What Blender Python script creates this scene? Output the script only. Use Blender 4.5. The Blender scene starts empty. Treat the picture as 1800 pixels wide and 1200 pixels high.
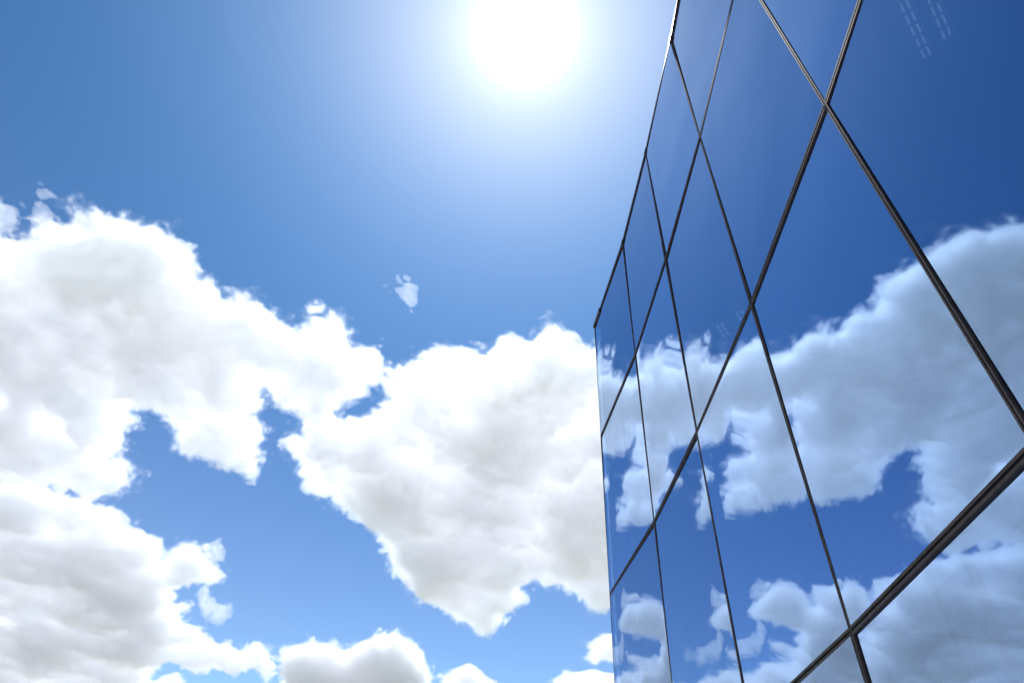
import bpy, bmesh, math, random
import numpy as np
from mathutils import Vector

sc = bpy.context.scene
C = sc.collection

# ------------------------------------------------------------------ camera
S = 2.4                      # metres per storey-high facade panel
EYE = 1.65                   # camera height above the pavement
FPX, PITCH, ROLL = 1163.5, 0.7785, 0.0676      # focal length in px of an 1800 px wide frame


def cam_axes():
    F = Vector((0, math.cos(PITCH), math.sin(PITCH)))
    X0 = Vector((1, 0, 0))
    U0 = X0.cross(F)
    X = X0 * math.cos(ROLL) + U0 * math.sin(ROLL)
    U = -X0 * math.sin(ROLL) + U0 * math.cos(ROLL)
    return X, U, F


AX, AU, AF = cam_axes()
cd = bpy.data.cameras.new("camera")
cam = bpy.data.objects.new("camera", cd)
C.objects.link(cam)
from mathutils import Matrix
M = Matrix((AX, AU, -AF)).transposed().to_4x4()
M.translation = Vector((0, 0, EYE))
cam.matrix_world = M
cd.sensor_width = 36
cd.lens = FPX / 1800 * 36
cd.clip_start = 0.05
cd.clip_end = 60000
sc.camera = cam


def ray(px, py):
    """world direction of a point measured in the 1800 x 1200 photograph"""
    return (AF * FPX + AX * (px - 900) + AU * (600 - py)).normalized()


def plan(px, py, z):
    d = ray(px, py)
    k = (z - EYE) / d.z
    return (d.x * k, d.y * k)


# ------------------------------------------------------------------ sky, sun, exposure
SUN = ray(922, 55)
SUN_EL = math.asin(SUN.z)
SUN_AZ = math.atan2(SUN.x, SUN.y)          # clockwise from +Y

w = bpy.data.worlds.new("World")
sc.world = w
w.use_nodes = True
wt = w.node_tree
wt.nodes.clear()


def N(t, k, **kw):
    n = t.nodes.new(k)
    for a, b in kw.items():
        setattr(n, a, b)
    return n


wo = N(wt, 'ShaderNodeOutputWorld')
bg = N(wt, 'ShaderNodeBackground')
sky = N(wt, 'ShaderNodeTexSky', sky_type='NISHITA', sun_disc=False)
sky.sun_elevation = SUN_EL
sky.sun_rotation = SUN_AZ
sky.altitude = 0
sky.air_density = 1.0
sky.dust_density = 0.02
sky.ozone_density = 6.0
bg.inputs['Strength'].default_value = 0.05
WL = wt.links.new
gam = N(wt, 'ShaderNodeGamma')              # the deep, contrasty blue of the photograph's sky
gam.inputs['Gamma'].default_value = 2.0
WL(sky.outputs[0], gam.inputs[0])
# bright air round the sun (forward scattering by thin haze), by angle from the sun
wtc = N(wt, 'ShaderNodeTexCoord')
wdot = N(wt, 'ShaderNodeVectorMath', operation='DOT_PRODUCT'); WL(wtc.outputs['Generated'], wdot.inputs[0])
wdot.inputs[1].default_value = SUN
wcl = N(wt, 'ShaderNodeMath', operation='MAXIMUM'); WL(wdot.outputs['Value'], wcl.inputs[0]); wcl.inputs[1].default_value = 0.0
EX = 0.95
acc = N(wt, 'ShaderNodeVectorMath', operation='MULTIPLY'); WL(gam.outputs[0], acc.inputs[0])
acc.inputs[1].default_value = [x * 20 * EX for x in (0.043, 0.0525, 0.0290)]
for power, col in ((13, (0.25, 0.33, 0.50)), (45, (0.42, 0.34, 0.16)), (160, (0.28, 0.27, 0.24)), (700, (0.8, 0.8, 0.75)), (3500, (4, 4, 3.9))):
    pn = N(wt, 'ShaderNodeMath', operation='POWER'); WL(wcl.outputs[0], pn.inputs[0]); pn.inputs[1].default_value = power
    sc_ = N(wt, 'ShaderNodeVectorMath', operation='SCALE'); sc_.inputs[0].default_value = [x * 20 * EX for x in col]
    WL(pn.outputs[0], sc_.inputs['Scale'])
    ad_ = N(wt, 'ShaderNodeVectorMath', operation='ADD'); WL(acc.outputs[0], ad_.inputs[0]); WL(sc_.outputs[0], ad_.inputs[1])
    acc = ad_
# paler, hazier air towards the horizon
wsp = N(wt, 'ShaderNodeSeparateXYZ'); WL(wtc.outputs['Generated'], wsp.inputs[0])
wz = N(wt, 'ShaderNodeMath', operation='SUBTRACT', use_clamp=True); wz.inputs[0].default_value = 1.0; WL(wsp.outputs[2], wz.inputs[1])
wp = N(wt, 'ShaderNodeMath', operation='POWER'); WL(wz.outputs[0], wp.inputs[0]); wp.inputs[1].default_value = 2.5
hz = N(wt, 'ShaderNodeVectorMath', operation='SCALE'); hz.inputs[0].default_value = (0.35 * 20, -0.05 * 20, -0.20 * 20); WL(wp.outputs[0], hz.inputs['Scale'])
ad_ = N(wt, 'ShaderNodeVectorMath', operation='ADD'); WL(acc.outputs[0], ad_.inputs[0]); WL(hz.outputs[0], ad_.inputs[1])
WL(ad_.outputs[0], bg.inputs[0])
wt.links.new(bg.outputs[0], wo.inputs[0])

sd = bpy.data.lights.new("sun", 'SUN')
sun = bpy.data.objects.new("sun", sd)
C.objects.link(sun)
sd.energy = 5.0
sd.angle = math.radians(0.53)
sd.color = (1.0, 0.996, 0.990)
sun.rotation_euler = SUN.to_track_quat('Z', 'Y').to_euler()
sun.location = (0, 0, 60)

sc.view_settings.view_transform = 'Standard'
sc.view_settings.look = 'None'
sc.view_settings.exposure = 0.10
sc.view_settings.gamma = 1.0

sc.cycles.max_bounces = 16
sc.cycles.volume_bounces = 12
sc.cycles.transparent_max_bounces = 12
sc.cycles.volume_step_rate = 1.0
sc.cycles.volume_max_steps = 256
sc.cycles.use_denoising = True
sc.cycles.use_adaptive_sampling = True
sc.cycles.adaptive_threshold = 0.03
sc.cycles.adaptive_min_samples = 16


# ------------------------------------------------------------------ helpers
def tag(o, label=None, cat=None, group=None, kind=None):
    if label: o['label'] = label
    if cat: o['category'] = cat
    if group: o['group'] = group
    if kind: o['kind'] = kind
    return o


def mat(name):
    m = bpy.data.materials.new(name)
    m.use_nodes = True
    m.node_tree.nodes.clear()
    return m, m.node_tree


def link_obj(name, bm, m, parent=None, smooth=False):
    me = bpy.data.meshes.new(name)
    bmesh.ops.recalc_face_normals(bm, faces=bm.faces)
    bm.to_mesh(me)
    bm.free()
    if m: me.materials.append(m)
    if smooth:
        me.polygons.foreach_set('use_smooth', [True] * len(me.polygons))
    o = bpy.data.objects.new(name, me)
    C.objects.link(o)
    if parent: o.parent = parent
    return o


def box(bm, p0, d, n, length, half_h, out0, out1, up=Vector((0, 0, 1))):
    """a bar from p0 along d; half_h each side along up; out0..out1 along n"""
    vs = []
    for s in (0, length):
        for (a, b) in ((-half_h, out0), (half_h, out0), (half_h, out1), (-half_h, out1)):
            vs.append(bm.verts.new(p0 + d * s + up * a + n * b))
    for f in ((0, 1, 2, 3), (7, 6, 5, 4), (0, 4, 5, 1), (1, 5, 6, 2), (2, 6, 7, 3), (3, 7, 4, 0)):
        bm.faces.new([vs[i] for i in f])


# ------------------------------------------------------------------ materials
def glass_mat():
    m, t = mat("coated_mirror_glass")
    L = t.links.new
    out = N(t, 'ShaderNodeOutputMaterial')
    uv = N(t, 'ShaderNodeUVMap', uv_map='pane')              # metres along / up the pane
    geo = N(t, 'ShaderNodeObjectInfo')
    lw = N(t, 'ShaderNodeLayerWeight'); lw.inputs['Blend'].default_value = 0.5
    pw = N(t, 'ShaderNodeMath', operation='POWER'); L(lw.outputs['Facing'], pw.inputs[0]); pw.inputs[1].default_value = 2.5
    # slight roller-wave of toughened glass
    add = N(t, 'ShaderNodeVectorMath', operation='MULTIPLY_ADD')
    L(geo.outputs['Random'], add.inputs[0]); add.inputs[1].default_value = (37, 19, 0); L(uv.outputs[0], add.inputs[2])
    nz = N(t, 'ShaderNodeTexNoise'); L(add.outputs[0], nz.inputs['Vector'])
    nz.inputs['Scale'].default_value = 0.9; nz.inputs['Detail'].default_value = 1.0
    bp = N(t, 'ShaderNodeBump'); bp.inputs['Strength'].default_value = 1.0; bp.inputs['Distance'].default_value = 0.010
    L(nz.outputs[0], bp.inputs['Height'])
    tint = N(t, 'ShaderNodeMix', data_type='RGBA')
    tint.inputs['A'].default_value = (0.23, 0.35, 0.55, 1)
    tint.inputs['B'].default_value = (0.52, 0.61, 0.74, 1)
    L(pw.outputs[0], tint.inputs['Factor'])
    gl = N(t, 'ShaderNodeBsdfGlossy'); gl.inputs['Roughness'].default_value = 0.0
    tn = N(t, 'ShaderNodeMapRange'); L(geo.outputs['Random'], tn.inputs[0]); tn.inputs[3].default_value = 0.90; tn.inputs[4].default_value = 1.08
    tv = N(t, 'ShaderNodeVectorMath', operation='SCALE'); L(tint.outputs['Result'], tv.inputs[0]); L(tn.outputs[0], tv.inputs['Scale'])
    L(tv.outputs[0], gl.inputs['Color']); L(bp.outputs[0], gl.inputs['Normal'])
    tr = N(t, 'ShaderNodeBsdfTransparent'); tr.inputs['Color'].default_value = (0.28, 0.34, 0.40, 1)
    ad = N(t, 'ShaderNodeAddShader'); L(gl.outputs[0], ad.inputs[0]); L(tr.outputs[0], ad.inputs[1])
    # rain-washed dust: vertical streaks running down from the upper edge of each pane
    sp = N(t, 'ShaderNodeSeparateXYZ'); L(add.outputs[0], sp.inputs[0])
    cb = N(t, 'ShaderNodeCombineXYZ')
    mx = N(t, 'ShaderNodeMath', operation='MULTIPLY'); L(sp.outputs[0], mx.inputs[0]); mx.inputs[1].default_value = 17
    my = N(t, 'ShaderNodeMath', operation='MULTIPLY'); L(sp.outputs[1], my.inputs[0]); my.inputs[1].default_value = 1.1
    L(mx.outputs[0], cb.inputs[0]); L(my.outputs[0], cb.inputs[1])
    sn = N(t, 'ShaderNodeTexNoise'); L(cb.outputs[0], sn.inputs['Vector']); sn.inputs['Scale'].default_value = 1.0; sn.inputs['Detail'].default_value = 4
    sr = N(t, 'ShaderNodeMapRange'); L(sn.outputs[0], sr.inputs[0])
    sr.inputs[1].default_value = 0.50; sr.inputs[2].default_value = 0.85; sr.inputs[3].default_value = 0.0; sr.inputs[4].default_value = 0.24
    bl = N(t, 'ShaderNodeTexNoise'); L(add.outputs[0], bl.inputs['Vector']); bl.inputs['Scale'].default_value = 0.8; bl.inputs['Detail'].default_value = 5
    br = N(t, 'ShaderNodeMapRange'); L(bl.outputs[0], br.inputs[0])
    br.inputs[1].default_value = 0.40; br.inputs[2].default_value = 0.75; br.inputs[3].default_value = 0.05; br.inputs[4].default_value = 1.0
    at = N(t, 'ShaderNodeAttribute', attribute_name='dirt', attribute_type='OBJECT')
    d1 = N(t, 'ShaderNodeMath', operation='MULTIPLY'); L(sr.outputs[0], d1.inputs[0]); L(br.outputs[0], d1.inputs[1])
    d2 = N(t, 'ShaderNodeMath', operation='MULTIPLY', use_clamp=True); L(d1.outputs[0], d2.inputs[0]); L(at.outputs['Fac'], d2.inputs[1])
    df = N(t, 'ShaderNodeBsdfDiffuse'); df.inputs['Color'].default_value = (0.36, 0.34, 0.31, 1)
    mixd = N(t, 'ShaderNodeMixShader'); L(d2.outputs[0], mixd.inputs[0]); L(ad.outputs[0], mixd.inputs[1]); L(df.outputs[0], mixd.inputs[2])
    L(mixd.outputs[0], out.inputs[0])
    return m


def plain(name, col, rough=0.6, metal=0.0, bump=0.0, scale=30.0, var=0.25):
    m, t = mat(name)
    L = t.links.new
    out = N(t, 'ShaderNodeOutputMaterial'); b = N(t, 'ShaderNodeBsdfPrincipled')
    tc = N(t, 'ShaderNodeTexCoord')
    nz = N(t, 'ShaderNodeTexNoise'); nz.inputs['Scale'].default_value = scale; nz.inputs['Detail'].default_value = 6
    L(tc.outputs['Object'], nz.inputs['Vector'])
    mr = N(t, 'ShaderNodeMapRange'); L(nz.outputs[0], mr.inputs[0])
    mr.inputs[1].default_value = 0.3; mr.inputs[2].default_value = 0.7
    mr.inputs[3].default_value = 1 - var; mr.inputs[4].default_value = 1 + var
    vm = N(t, 'ShaderNodeVectorMath', operation='SCALE'); vm.inputs[0].default_value = col; L(mr.outputs[0], vm.inputs['Scale'])
    L(vm.outputs[0], b.inputs['Base Color'])
    b.inputs['Specular IOR Level'].default_value = 0.25
    b.inputs['Roughness'].default_value = rough; b.inputs['Metallic'].default_value = metal
    if bump:
        bp = N(t, 'ShaderNodeBump'); bp.inputs['Distance'].default_value = bump
        L(nz.outputs[0], bp.inputs['Height']); L(bp.outputs[0], b.inputs['Normal'])
    L(b.outputs[0], out.inputs[0])
    return m


m_glass = glass_mat()
m_body, _t = mat("tinted_glass_body")
_o = N(_t, 'ShaderNodeOutputMaterial'); _e = N(_t, 'ShaderNodeBsdfTransparent')
_e.inputs['Color'].default_value = (0.30, 0.36, 0.42, 1)
_t.links.new(_e.outputs[0], _o.inputs[0])
m_alu = plain("dark_brown_anodised_aluminium", (0.055, 0.034, 0.035), 0.6, 0.0, 0.0, 14, 0.3)
m_rubber = plain("black_rubber_gasket", (0.008, 0.008, 0.009), 0.7)
m_coping = plain("bronze_coping_metal", (0.10, 0.07, 0.065), 0.3, 0.8, 0.0, 9, 0.3)
m_roof = plain("grey_roof_felt", (0.12, 0.12, 0.12), 0.9, 0, 0.004, 3)
m_conc = plain("pale_concrete", (0.33, 0.32, 0.30), 0.85, 0, 0.003, 6)
m_dark = plain("dark_interior_board", (0.03, 0.032, 0.036), 0.9, 0, 0.0, 2)
m_pave = plain("pale_paving", (0.24, 0.26, 0.28), 0.9, 0, 0.004, 0.7, 0.2)
m_fix = plain("white_louvre_metal", (0.6, 0.6, 0.6), 0.5)
m_tube, _t = mat("lit_diffuser")
_o = N(_t, 'ShaderNodeOutputMaterial'); _e = N(_t, 'ShaderNodeEmission')
_e.inputs[0].default_value = (0.95, 0.98, 1.0, 1); _e.inputs[1].default_value = 0.45
_t.links.new(_e.outputs[0], _o.inputs[0])

# ------------------------------------------------------------------ ground
bm = bmesh.new()
R = 9000
n = 24
vs = [[bm.verts.new((-R + 2 * R * i / n, -R + 2 * R * j / n, 0)) for j in range(n + 1)] for i in range(n + 1)]
for i in range(n):
    for j in range(n):
        bm.faces.new((vs[i][j], vs[i + 1][j], vs[i + 1][j + 1], vs[i][j + 1]))
tag(link_obj("ground", bm, m_pave), kind='structure')

# ------------------------------------------------------------------ the glass building
PL = [(0.5887, 3.3044), (0.6669, 2.5548), (0.6924, 1.9094), (0.6986, 1.2823), (0.6819, 0.6670), (0.6405, 0.0528),
      (0.573, -0.559), (0.479, -1.167), (0.360, -1.771)]
PL = [Vector((x * S, y * S, 0)) for x, y in PL]
ZT = 3.4726
ZR = [ZT, ZT - 0.9858, ZT - 1.9858, ZT - 2.936, ZT - 3.886]
ZR = [z * S + EYE for z in ZR]
UP = Vector((0, 0, 1))
rnd = random.Random(4)

root = bpy.data.objects.new("glass_building", None)
root.location = (PL[4].x, PL[4].y, 0)
C.objects.link(root)
tag(root, "curving mirror-glass building with dark panel joints reflecting the cloudy sky", "building")
root_inv = Matrix.Translation(-root.location)


def part(name, bm, m, parent=root, **kw):
    o = link_obj(name, bm, m, parent, **kw)
    if parent is root:
        o.matrix_parent_inverse = root_inv
    return o


nf = len(PL) - 1
dirs = [(PL[i + 1] - PL[i]).normalized() for i in range(nf)]
nrm = [Vector((d.y, -d.x, 0)) for d in dirs]
nrm = [q if q.x < 0 else -q for q in nrm]              # towards the viewer's side

GAP, GAPH = 0.014, 0.018
for i in range(nf):
    d, q = dirs[i], nrm[i]
    ln = (PL[i + 1] - PL[i]).length
    for r in range(4):
        z1, z0 = ZR[r] - (GAPH if r else 0.03), ZR[r + 1] + GAPH
        h = z1 - z0; wd = ln - 2 * GAP
        # each pane sits in its gaskets with a hair of tilt
        ta = math.radians(rnd.uniform(-0.38, 0.38)); tb = math.radians(rnd.uniform(-0.35, 0.35))
        bm = bmesh.new()
        uvl = bm.loops.layers.uv.new('pane')
        vv = []
        for (u, v) in ((0, 0), (wd, 0), (wd, h), (0, h)):
            for th in (0.0, -0.014):
                off = math.tan(ta) * (u - wd / 2) + math.tan(tb) * (v - h / 2) + th
                vv.append((bm.verts.new(PL[i] + d * (GAP + u) + UP * (z0 + v) + q * off), u, v))
        info = {a: (u, v) for a, u, v in vv}
        V_ = [a for a, u, v in vv]
        for f in ((0, 2, 4, 6), (7, 5, 3, 1), (0, 1, 3, 2), (2, 3, 5, 4), (4, 5, 7, 6), (6, 7, 1, 0)):
            fc = bm.faces.new([V_[k] for k in f])
            fc.material_index = 0 if f == (0, 2, 4, 6) else 1
            for lp in fc.loops:
                lp[uvl].uv = info[lp.vert]
        o = part("glass_panel", bm, m_glass)
        o.data.materials.append(m_body)
        o['dirt'] = (0.12, 0.15, 0.25, 1.0)[r] * (1.0 if i < 7 else 1)
        if i == 0 and r >= 1: o['dirt'] = 1.2

# horizontal joints: two brown rails with a black gasket between
for i in range(nf):
    d, q = dirs[i], nrm[i]
    ln = (PL[i + 1] - PL[i]).length
    for r in range(1, 5):
        bm = bmesh.new()
        for s in (-1, 1):
            box(bm, PL[i] + d * 0.014 + UP * (ZR[r] + s * 0.0125), d, q, ln - 0.028, 0.0065, -0.03, 0.007)
        tr_ = part("transom", bm, m_alu)
        bm = bmesh.new()
        box(bm, PL[i] + d * 0.014 + UP * ZR[r], d, q, ln - 0.028, 0.0058, -0.03, -0.003)
        link_obj("gasket", bm, m_rubber, tr_)

# vertical joints, one continuous mullion per fold
for i in range(len(PL)):
    da = dirs[max(0, i - 1)]; db = dirs[min(nf - 1, i)]
    d = (da + db).normalized(); q = (nrm[max(0, i - 1)] + nrm[min(nf - 1, i)]).normalized()
    H0, H1 = ZR[4] - 0.03, ZR[0] - 0.02
    bm = bmesh.new()
    for s in (-1, 1):
        if i == 0 and s < 0: continue
        box(bm, PL[i] + d * (s * 0.0080) + UP * H0, UP, q, H1 - H0, 0.0048, -0.03, 0.006, up=d)
    mu = part("mullion", bm, m_alu)
    bm = bmesh.new()
    box(bm, PL[i] + UP * H0, UP, q, H1 - H0, 0.0030, -0.03, 0.001, up=d)
    link_obj("gasket", bm, m_rubber, mu)

# coping along the roof edge with joint sleeves
for i in range(nf):
    d, q = dirs[i], nrm[i]
    ln = (PL[i + 1] - PL[i]).length
    bm = bmesh.new()
    box(bm, PL[i] + UP * (ZR[0] + 0.005), d, q, ln, 0.026, -0.34, 0.012)
    bmesh.ops.bevel(bm, geom=bm.edges[:], offset=0.004, segments=2, affect='EDGES')
    part("coping", bm, m_coping)
    bm = bmesh.new()
    if i == 0:
        box(bm, PL[i] - d * 0.03 + UP * (ZR[0] + 0.006), d, q, 0.42, 0.040, -0.36, 0.020)
    else:
        box(bm, PL[i] - d * 0.05 + UP * (ZR[0] + 0.006), d, q, 0.10, 0.031, -0.36, 0.017)
    bmesh.ops.bevel(bm, geom=bm.edges[:], offset=0.003, segments=2, affect='EDGES')
    part("coping_sleeve", bm, m_coping)

# plinth, body behind the glass, roof, end wall
def prism(bm, pts, z0, z1):
    lo = [bm.verts.new((p.x, p.y, z0)) for p in pts]; hi = [bm.verts.new((p.x, p.y, z1)) for p in pts]
    k = len(pts)
    bm.faces.new(lo[::-1]); bm.faces.new(hi)
    for a in range(k): bm.faces.new((lo[a], lo[(a + 1) % k], hi[(a + 1) % k], hi[a]))


DEPTH = 9.0
def inset(k): return [p - (nrm[max(0, min(nf - 1, i))]) * k for i, p in enumerate(PL)]
front = inset(0.02)
bm = bmesh.new()
back0 = [p - Vector((0, 0, 0)) for p in front]
pl = [p for p in front] + [Vector((PL[-1].x + DEPTH, PL[-1].y, 0)), Vector((PL[0].x + DEPTH, PL[0].y, 0))]
prism(bm, pl, 0.0, ZR[4] - 0.045)
part("plinth", bm, m_conc)
f2 = inset(0.10)
pr = f2 + [Vector((PL[-1].x + DEPTH - 0.1, PL[-1].y + 0.1, 0)), Vector((PL[0].x + DEPTH - 0.1, PL[0].y - 0.1, 0))]
bm = bmesh.new(); prism(bm, pr, ZR[0] - 0.55, ZR[0] - 0.045)
part("roof", bm, m_roof)
bm = bmesh.new(); prism(bm, [p + Vector((3.0, 0, 0)) for p in f2] + pr[len(f2):], ZR[2] - 0.30, ZR[2] + 0.02)
part("floor_slab", bm, m_dark)
# end walls and back
for (a, b) in ((PL[0], Vector((PL[0].x + DEPTH, PL[0].y, 0))), (Vector((PL[0].x + DEPTH, PL[0].y, 0)), Vector((PL[-1].x + DEPTH, PL[-1].y, 0))),
               (Vector((PL[-1].x + DEPTH, PL[-1].y, 0)), PL[-1])):
    dd = (b - a); ln = dd.length; dd.normalize(); qq = Vector((dd.y, -dd.x, 0))
    if qq.dot(a - Vector((8, 3, 0))) < 0: qq = -qq
    bm = bmesh.new()
    box(bm, a + dd * 0.045 + UP * (ZR[4] - 0.043), dd, -qq, ln - 0.09, 0.0, 0.0, 0.0) if False else None
    p0 = a + dd * 0.045; p1 = b - dd * 0.045
    prism(bm, [p0 - qq * 0.05, p1 - qq * 0.05, p1 - qq * 0.20, p0 - qq * 0.20], ZR[4] - 0.043, ZR[0] - 0.56)
    part("wall", bm, m_conc)
# parapet closing the roof edge behind the coping
bm = bmesh.new()
prism(bm, [Vector((PL[0].x + 0.4, PL[0].y - 0.05, 0)), Vector((PL[0].x + DEPTH, PL[0].y - 0.05, 0)), Vector((PL[0].x + DEPTH, PL[0].y - 0.35, 0)), Vector((PL[0].x + 0.4, PL[0].y - 0.35, 0))],
      ZR[0] - 0.04, ZR[0] + 0.03)
part("parapet", bm, m_coping)


# lit louvre lights on the ceiling behind the glass
def troffer(px, py, az, ncell, label, cw=0.06, cl=0.16, lit=m_tube):
    zc = ZR[0] - 0.56
    x, y = plan(px, py, zc)
    t_ = bpy.data.objects.new("ceiling_light", None); C.objects.link(t_)
    t_.location = (x, y, zc); t_.rotation_euler = (0, 0, -math.radians(az))
    tag(t_, label, "ceiling light", "lit ceiling lights seen through the glass")
    bm = bmesh.new(); X_ = Vector((1, 0, 0)); Y_ = Vector((0, 1, 0))
    box(bm, Vector((0, -ncell * cl / 2 - 0.03, -0.02)), Y_, UP, ncell * cl + 0.06, cw + 0.03, 0.0, 0.018, up=X_)
    link_obj("housing", bm, m_fix, t_)
    bm = bmesh.new()
    for c in (-1, 1):
        for k in range(ncell):
            box(bm, Vector((c * cw / 2, -ncell * cl / 2 + k * cl + 0.025, -0.03)), Y_, UP, cl - 0.05, cw / 2 - 0.022, 0.0, 0.008, up=X_)
    link_obj("diffuser", bm, m_tube, t_)


troffer(1590, 10, 44, 9, "brightest gridded ceiling light glimpsed through the uppermost glass")
troffer(1640, 5, 44, 6, "fainter gridded ceiling light just right of the brightest one")
troffer(1270, 578, 38, 3, "small gridded ceiling light low behind the glass, above the reflected cloud", 0.075, 0.11)
troffer(1302, 552, 38, 2, "smallest ceiling light patch, tucked left of the mullion crossing", 0.075, 0.11)


# ------------------------------------------------------------------ clouds
DECK = 1000.0


def vapour(name, density):
    m, t = mat(name)
    out = N(t, 'ShaderNodeOutputMaterial')
    pv = N(t, 'ShaderNodeVolumeScatter')
    pv.inputs['Color'].default_value = (0.99, 0.995, 1, 1)
    pv.inputs['Anisotropy'].default_value = 0.5
    pv.inputs['Density'].default_value = density
    t.links.new(pv.outputs[0], out.inputs['Volume'])
    m.cycles.homogeneous_volume = True
    return m


m_core = vapour("cloud_core_vapour", 0.006)
m_fringe = vapour("cloud_fringe_vapour", 0.022)
m_mist = vapour("cloud_mist_vapour", 0.0022)
m_veil = vapour("cloud_veil_vapour", 0.007)
m_wisp = vapour("thin_cloud_vapour", 0.011)


def cloud_field_group(nx, ny, cell, x0, y0, z0, T, res, warp, seedv, edge, amp, sat, shells):
    """geometry nodes: a fog grid whose body follows the plan distance stored on the object's own sheet,
    swollen and eaten by fractal noise"""
    g = bpy.data.node_groups.new("cloud_fog", 'GeometryNodeTree')
    g.interface.new_socket("Geometry", in_out='INPUT', socket_type='NodeSocketGeometry')
    g.interface.new_socket("Geometry", in_out='OUTPUT', socket_type='NodeSocketGeometry')
    gi = N(g, 'NodeGroupInput'); go = N(g, 'NodeGroupOutput')
    L = g.links.new

    def sock(n, i, v):
        if isinstance(v, (int, float)):
            n.inputs[i].default_value = v
        else:
            L(v, n.inputs[i])

    def m(op, a, b=None, c=None, clamp=False):
        n = N(g, 'ShaderNodeMath', operation=op, use_clamp=clamp)
        sock(n, 0, a)
        if b is not None: sock(n, 1, b)
        if c is not None: sock(n, 2, c)
        return n.outputs[0]

    pos = N(g, 'GeometryNodeInputPosition').outputs[0]
    sep = N(g, 'ShaderNodeSeparateXYZ'); L(pos, sep.inputs[0])
    # domain warp of the plan lookup
    nw = N(g, 'ShaderNodeTexNoise', noise_dimensions='3D')
    L(pos, nw.inputs['Vector'])
    nw.inputs['Scale'].default_value = 1 / 60.0
    nw.inputs['Detail'].default_value = 2
    sw = N(g, 'ShaderNodeSeparateXYZ'); L(nw.outputs['Color'], sw.inputs[0])
    wx = m('MULTIPLY_ADD', m('SUBTRACT', sw.outputs[0], 0.5), warp, sep.outputs[0])
    wy = m('MULTIPLY_ADD', m('SUBTRACT', sw.outputs[1], 0.5), warp, sep.outputs[1])
    fx = m('MINIMUM', m('MAXIMUM', m('DIVIDE', m('SUBTRACT', wx, x0), cell), 0.0), nx - 1.01)
    fy = m('MINIMUM', m('MAXIMUM', m('DIVIDE', m('SUBTRACT', wy, y0), cell), 0.0), ny - 1.01)
    ix = m('FLOOR', fx); iy = m('FLOOR', fy)
    tx = m('SUBTRACT', fx, ix); ty = m('SUBTRACT', fy, iy)
    at = N(g, 'GeometryNodeInputNamedAttribute', data_type='FLOAT'); at.inputs[0].default_value = 'plan_distance'
    def samp(dx, dy):
        idx = m('ADD', m('MULTIPLY_ADD', m('ADD', iy, dy), float(nx), ix), dx)
        s = N(g, 'GeometryNodeSampleIndex', data_type='FLOAT', domain='POINT')
        L(gi.outputs[0], s.inputs[0]); L(at.outputs[0], s.inputs['Value']); L(idx, s.inputs['Index'])
        return s.outputs[0]
    a = samp(0.0, 0.0); b = samp(1.0, 0.0); c = samp(0.0, 1.0); d = samp(1.0, 1.0)
    ab = m('MULTIPLY_ADD', m('SUBTRACT', b, a), tx, a)
    cd_ = m('MULTIPLY_ADD', m('SUBTRACT', d, c), tx, c)
    sdf = m('MULTIPLY_ADD', m('SUBTRACT', cd_, ab), ty, ab)
    s = m('MINIMUM', sdf, sat)
    z = m('SUBTRACT', sep.outputs[2], z0)
    az = m('ABSOLUTE', z)
    # body = s - sat*(|z|/T)^1.5
    # the depth of the cloud swells and thins over a few hundred metres
    nt = N(g, 'ShaderNodeTexNoise', noise_dimensions='4D'); L(pos, nt.inputs['Vector'])
    nt.inputs['W'].default_value = seedv + 20.0
    nt.inputs['Scale'].default_value = 1 / 260.0
    nt.inputs['Detail'].default_value = 2.0
    tm = N(g, 'ShaderNodeMapRange'); L(nt.outputs[0], tm.inputs[0])
    tm.inputs[1].default_value = 0.32; tm.inputs[2].default_value = 0.68
    tm.inputs[3].default_value = T * 0.35; tm.inputs[4].default_value = T * 1.25
    prof = m('MULTIPLY', m('POWER', m('DIVIDE', az, tm.outputs[0]), 1.6), sat)
    body = m('SUBTRACT', s, prof)
    # big swells
    n1 = N(g, 'ShaderNodeTexNoise', noise_dimensions='4D'); L(pos, n1.inputs['Vector'])
    n1.inputs['W'].default_value = seedv
    n1.inputs['Scale'].default_value = 1 / 80.0
    n1.inputs['Detail'].default_value = 7.0
    n1.inputs['Roughness'].default_value = 0.63
    f1 = m('MULTIPLY', m('SUBTRACT', n1.outputs[0], 0.5), amp * 2.0)
    # cauliflower detail: |noise| leaves round crests between sharp creases
    f2 = None
    for k, (sz, am) in enumerate(((70.0, 0.50), (30.0, 0.55), (14.0, 0.38), (7.0, 0.18))):
        nb = N(g, 'ShaderNodeTexNoise', noise_dimensions='3D', normalize=False)
        L(pos, nb.inputs['Vector'])
        nb.inputs['Scale'].default_value = 1 / sz
        nb.inputs['Detail'].default_value = 0.0
        v = m('MULTIPLY', m('ABSOLUTE', nb.outputs[0]), amp * am * 1.6)
        f2 = v if f2 is None else m('ADD', f2, v)
    f2 = m('SUBTRACT', f2, amp * 0.55)
    if sat < 70: f2 = m('MULTIPLY', f2, 0.85)
    d2 = m('ADD', body, m('ADD', f1, f2))
    dens = m('MULTIPLY_ADD', d2, 0.5 / 40.0, 0.5, clamp=True)
    vc = N(g, 'GeometryNodeVolumeCube')
    L(dens, vc.inputs['Density'])
    vc.inputs['Background'].default_value = 0.0
    x1 = x0 + (nx - 1) * cell; y1 = y0 + (ny - 1) * cell
    vc.inputs['Min'].default_value = (x0, y0, z0 - T * 1.6)
    vc.inputs['Max'].default_value = (x1, y1, z0 + T * 1.6)
    vc.inputs['Resolution X'].default_value = max(8, int((x1 - x0) / res))
    vc.inputs['Resolution Y'].default_value = max(8, int((y1 - y0) / res))
    vc.inputs['Resolution Z'].default_value = max(8, int(3.2 * T / res))
    jg = N(g, 'GeometryNodeJoinGeometry')
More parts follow.
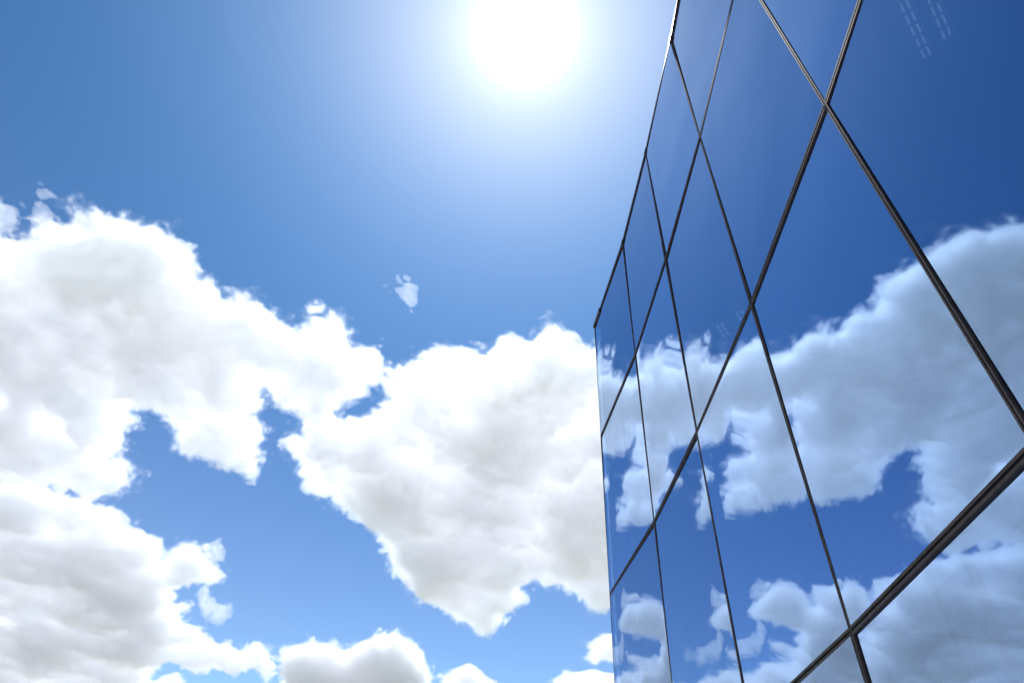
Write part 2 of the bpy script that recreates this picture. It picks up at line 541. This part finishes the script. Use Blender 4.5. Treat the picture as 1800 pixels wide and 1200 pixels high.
    for lev, mt in shells:
        vm = N(g, 'GeometryNodeVolumeToMesh')
        vm.inputs['Threshold'].default_value = 0.5 + 0.5 * lev / 40.0
        L(vc.outputs[0], vm.inputs[0])
        sm = N(g, 'GeometryNodeSetMaterial'); sm.inputs['Material'].default_value = mt
        L(vm.outputs[0], sm.inputs[0]); L(sm.outputs[0], jg.inputs[0])
    ss = N(g, 'GeometryNodeSetShadeSmooth'); L(jg.outputs[0], ss.inputs[0])
    L(ss.outputs[0], go.inputs[0])
    return g


def poly_dist(P, X, Y):
    """signed distance (positive inside) of grid points to a polygon"""
    n = len(P)
    best = np.full(X.shape, 1e12)
    inside = np.zeros(X.shape, bool)
    for i in range(n):
        ax, ay = P[i]; bx, by = P[(i + 1) % n]
        ex, ey = bx - ax, by - ay
        tt = np.clip(((X - ax) * ex + (Y - ay) * ey) / max(ex * ex + ey * ey, 1e-9), 0, 1)
        dd = (X - ax - tt * ex) ** 2 + (Y - ay - tt * ey) ** 2
        best = np.minimum(best, dd)
        c = ((ay > Y) != (by > Y))
        if abs(by - ay) > 1e-9:
            inside ^= c & (X < (bx - ax) * (Y - ay) / (by - ay) + ax)
    r = np.sqrt(best)
    return np.where(inside, r, -r)


def cloud(outline, label, T, res, holes=(), z=DECK, amp=60.0, edge=28.0, sat=80.0, warp=16.0, seedv=0.0, grow=0.0):
    P = [plan(x, y, z) for x, y in outline]
    pad = 60 + amp * 0.4
    cell = max(6.0, res * 1.6)
    xs = [p[0] for p in P]; ys = [p[1] for p in P]
    x0, y0 = min(xs) - pad, min(ys) - pad
    nx = int((max(xs) + pad - x0) / cell) + 2
    ny = int((max(ys) + pad - y0) / cell) + 2
    X, Y = np.meshgrid(x0 + np.arange(nx) * cell, y0 + np.arange(ny) * cell)
    D = poly_dist(P, X, Y) + grow
    for h in holes:
        hp = [plan(x, y, z) for x, y in h]
        D = np.minimum(D, -poly_dist(hp, X, Y) * 1.5)
    me = bpy.data.meshes.new("cloud")
    co = np.stack([X.ravel(), Y.ravel(), np.full(X.size, z)], 1).astype(np.float32)
    me.vertices.add(len(co)); me.vertices.foreach_set('co', co.ravel())
    a = me.attributes.new('plan_distance', 'FLOAT', 'POINT')
    a.data.foreach_set('value', D.ravel().astype(np.float32))
    shells = [(0, m_wisp)] if sat < 70 else [(-18, m_mist), (-7, m_veil), (2, m_fringe), (24, m_core)]
    for _, q in shells: me.materials.append(q)
    o = bpy.data.objects.new("cloud", me)
    C.objects.link(o)
    md = o.modifiers.new("fog", 'NODES')
    md.node_group = cloud_field_group(nx, ny, cell, x0, y0, z, T, res, warp, seedv, edge, amp, sat, shells)
    tag(o, label, "cloud", "cumulus clouds drifting over the building")
    return o


A = [(-260, 395), (-120, 400), (0, 431), (17, 422), (46, 404), (75, 408), (100, 414), (129, 408), (129, 385), (120, 370), (133, 358), (150, 362),
     (167, 375), (180, 390), (204, 402), (221, 398), (236, 405), (246, 397), (271, 402), (292, 415), (305, 432), (325, 440), (335, 455),
     (347, 472), (338, 490), (350, 500), (355, 512), (375, 520), (392, 533), (402, 526), (430, 530), (467, 548), (488, 555), (500, 579),
     (515, 588), (530, 582), (523, 567), (546, 557), (560, 568), (575, 563), (602, 566), (608, 603), (640, 622), (669, 640), (664, 668),
     (628, 692), (605, 704), (587, 727), (562, 735), (547, 712), (529, 704), (500, 704), (479, 696), (467, 675), (471, 650), (458, 648), (452, 667),
     (462, 688), (460, 700), (446, 720), (442, 738), (458, 750), (454, 773), (440, 782), (457, 806), (465, 825), (446, 840), (424, 825),
     (416, 810), (390, 806), (367, 791), (337, 791), (307, 780), (312, 754), (300, 740), (283, 722), (250, 706), (233, 722), (231, 754),
     (221, 779), (195, 802), (202, 817), (225, 825), (236, 842), (214, 855), (199, 866), (180, 874), (157, 876), (142, 861), (127, 857),
     (112, 864), (94, 853), (71, 857), (40, 846), (0, 848), (-120, 840), (-300, 850)]
B = [(692, 654), (733, 649), (751, 634), (786, 617), (826, 619), (850, 625), (873, 611), (890, 605), (896, 593), (914, 605), (931, 596),
     (955, 593), (966, 579), (990, 587), (1007, 605), (1019, 622), (1042, 625), (1100, 630), (1200, 660), (1250, 750), (1250, 900),
     (1200, 1000), (1130, 1050), (1068, 1054), (1036, 1060), (1019, 1030), (996, 1019), (943, 1007), (908, 1015), (920, 1042),
     (896, 1054), (879, 1089), (850, 1103), (826, 1089), (797, 1077), (780, 1060), (751, 1042), (727, 1036), (716, 1013), (698, 1007),
     (692, 978), (681, 955), (669, 931), (652, 914), (628, 908), (617, 891), (593, 885), (570, 867), (541, 856), (535, 832), (535, 815),
     (512, 786), (535, 762), (530, 740), (552, 715), (575, 742), (593, 751), (617, 751), (652, 739), (657, 727), (675, 716), (681, 690)]
CC = [(-350, 850), (-150, 850), (0, 853), (48, 851), (62, 866), (75, 868), (85, 882), (124, 880), (132, 877), (150, 889), (165, 897), (195, 898), (213, 903),
      (221, 917), (240, 930), (255, 941), (272, 943), (285, 965), (281, 992), (290, 982), (303, 966), (322, 962), (345, 965), (356, 979),
      (375, 995), (390, 1007), (385, 1020), (370, 1023), (345, 1018), (315, 1020), (301, 1046), (296, 1060), (310, 1068), (328, 1063), (318, 1082),
      (317, 1106), (326, 1102), (350, 1105), (365, 1125), (379, 1140), (397, 1132), (410, 1145), (422, 1148), (446, 1132), (467, 1140), (471, 1158),
      (482, 1175), (475, 1187), (463, 1178), (450, 1165), (431, 1168), (420, 1176), (405, 1165), (385, 1165), (350, 1177), (330, 1165),
      (300, 1152), (277, 1152), (268, 1175), (262, 1200), (250, 1260), (200, 1290), (-100, 1290), (-400, 1250)]
D3 = [(487, 1159), (500, 1148), (535, 1145), (550, 1150), (570, 1144), (587, 1136), (599, 1150), (622, 1141), (652, 1136), (675, 1138), (698, 1136),
      (716, 1147), (733, 1165), (751, 1176), (756, 1200), (760, 1250), (620, 1262), (490, 1250), (497, 1200), (503, 1180)]
D4 = [(777, 1200), (792, 1179), (826, 1175), (844, 1185), (873, 1200), (885, 1240), (770, 1240)]
D5 = [(1034, 1132), (1054, 1117), (1076, 1118), (1105, 1128), (1092, 1155), (1060, 1153), (1044, 1167), (1032, 1155), (1044, 1142)]
D6 = [(976, 1194), (996, 1179), (1014, 1186), (1048, 1184), (1071, 1192), (1120, 1190), (1130, 1240), (960, 1240)]
FF = [(265, 1205), (285, 1190), (310, 1185), (322, 1200), (320, 1240), (260, 1240)]
W1 = [(-90, 330), (-30, 345), (0, 352), (20, 373), (39, 385), (32, 405), (15, 420), (-60, 440)]
W2 = [(68, 328), (82, 345), (72, 365), (88, 380), (82, 402), (62, 400), (54, 368), (60, 345)]
EP = [(695, 483), (715, 489), (725, 503), (737, 515), (732, 532), (720, 542), (705, 525), (699, 505)]
D1 = [(362, 966), (380, 962), (395, 975), (388, 987), (372, 985)]
D2 = [(345, 1038), (362, 1038), (368, 1053), (385, 1066), (405, 1066), (400, 1084), (375, 1084), (353, 1067)]

cloud(A, "large billowing white cumulus with grey belly at upper left of the sky", 72, 3.3, seedv=1.3,
      holes=([(-5, 668), (12, 676), (8, 692), (-5, 695)], [(88, 716), (104, 720), (112, 745), (100, 742)]))
cloud(B, "big rounded cumulus with grey centre beside the glass building", 74, 3.6, seedv=7.7)
cloud(CC, "broad greyish cumulus in the lower left corner of the sky", 64, 5.0, seedv=3.1)
cloud(D3, "small cauliflower cumulus at the bottom of the sky, below the blue gap", 100, 6, seedv=4.2, amp=60)
cloud(D4, "low cloud top peeking in at the bottom, right of the cauliflower cumulus", 60, 8, seedv=5.2, amp=40)
cloud(D5, "small torn cloud puff right at the lower edge of the glass building", 45, 6, seedv=6.2, amp=40, edge=60)
cloud(D6, "flat cloud bank low at the foot of the glass building's edge", 50, 8, seedv=8.2, amp=40)
cloud(FF, "tiny cloud top at the bottom, beside the broad greyish cumulus", 50, 8, seedv=9.2, amp=40)
cloud(W1, "ragged white cloud fragment above the large cumulus at the frame's left edge", 50, 4, seedv=10.2, amp=52, edge=60, sat=60, grow=4)
cloud(W2, "thin upright wisp of cloud rising above the large cumulus", 30, 3, seedv=11.2, amp=42, edge=90, sat=36, grow=3)
cloud(EP, "tiny lone cloud wisp in the blue sky beneath the sun", 15, 3, seedv=12.2, amp=40, edge=70, sat=24, grow=3)
cloud(D1, "small faint puff just right of the broad greyish cumulus's knob", 30, 5, seedv=13.2, amp=50, edge=60, sat=30)
cloud(D2, "small faint trailing cloud scrap below the broad cumulus's knob", 40, 5, seedv=14.2, amp=50, edge=60, sat=30)
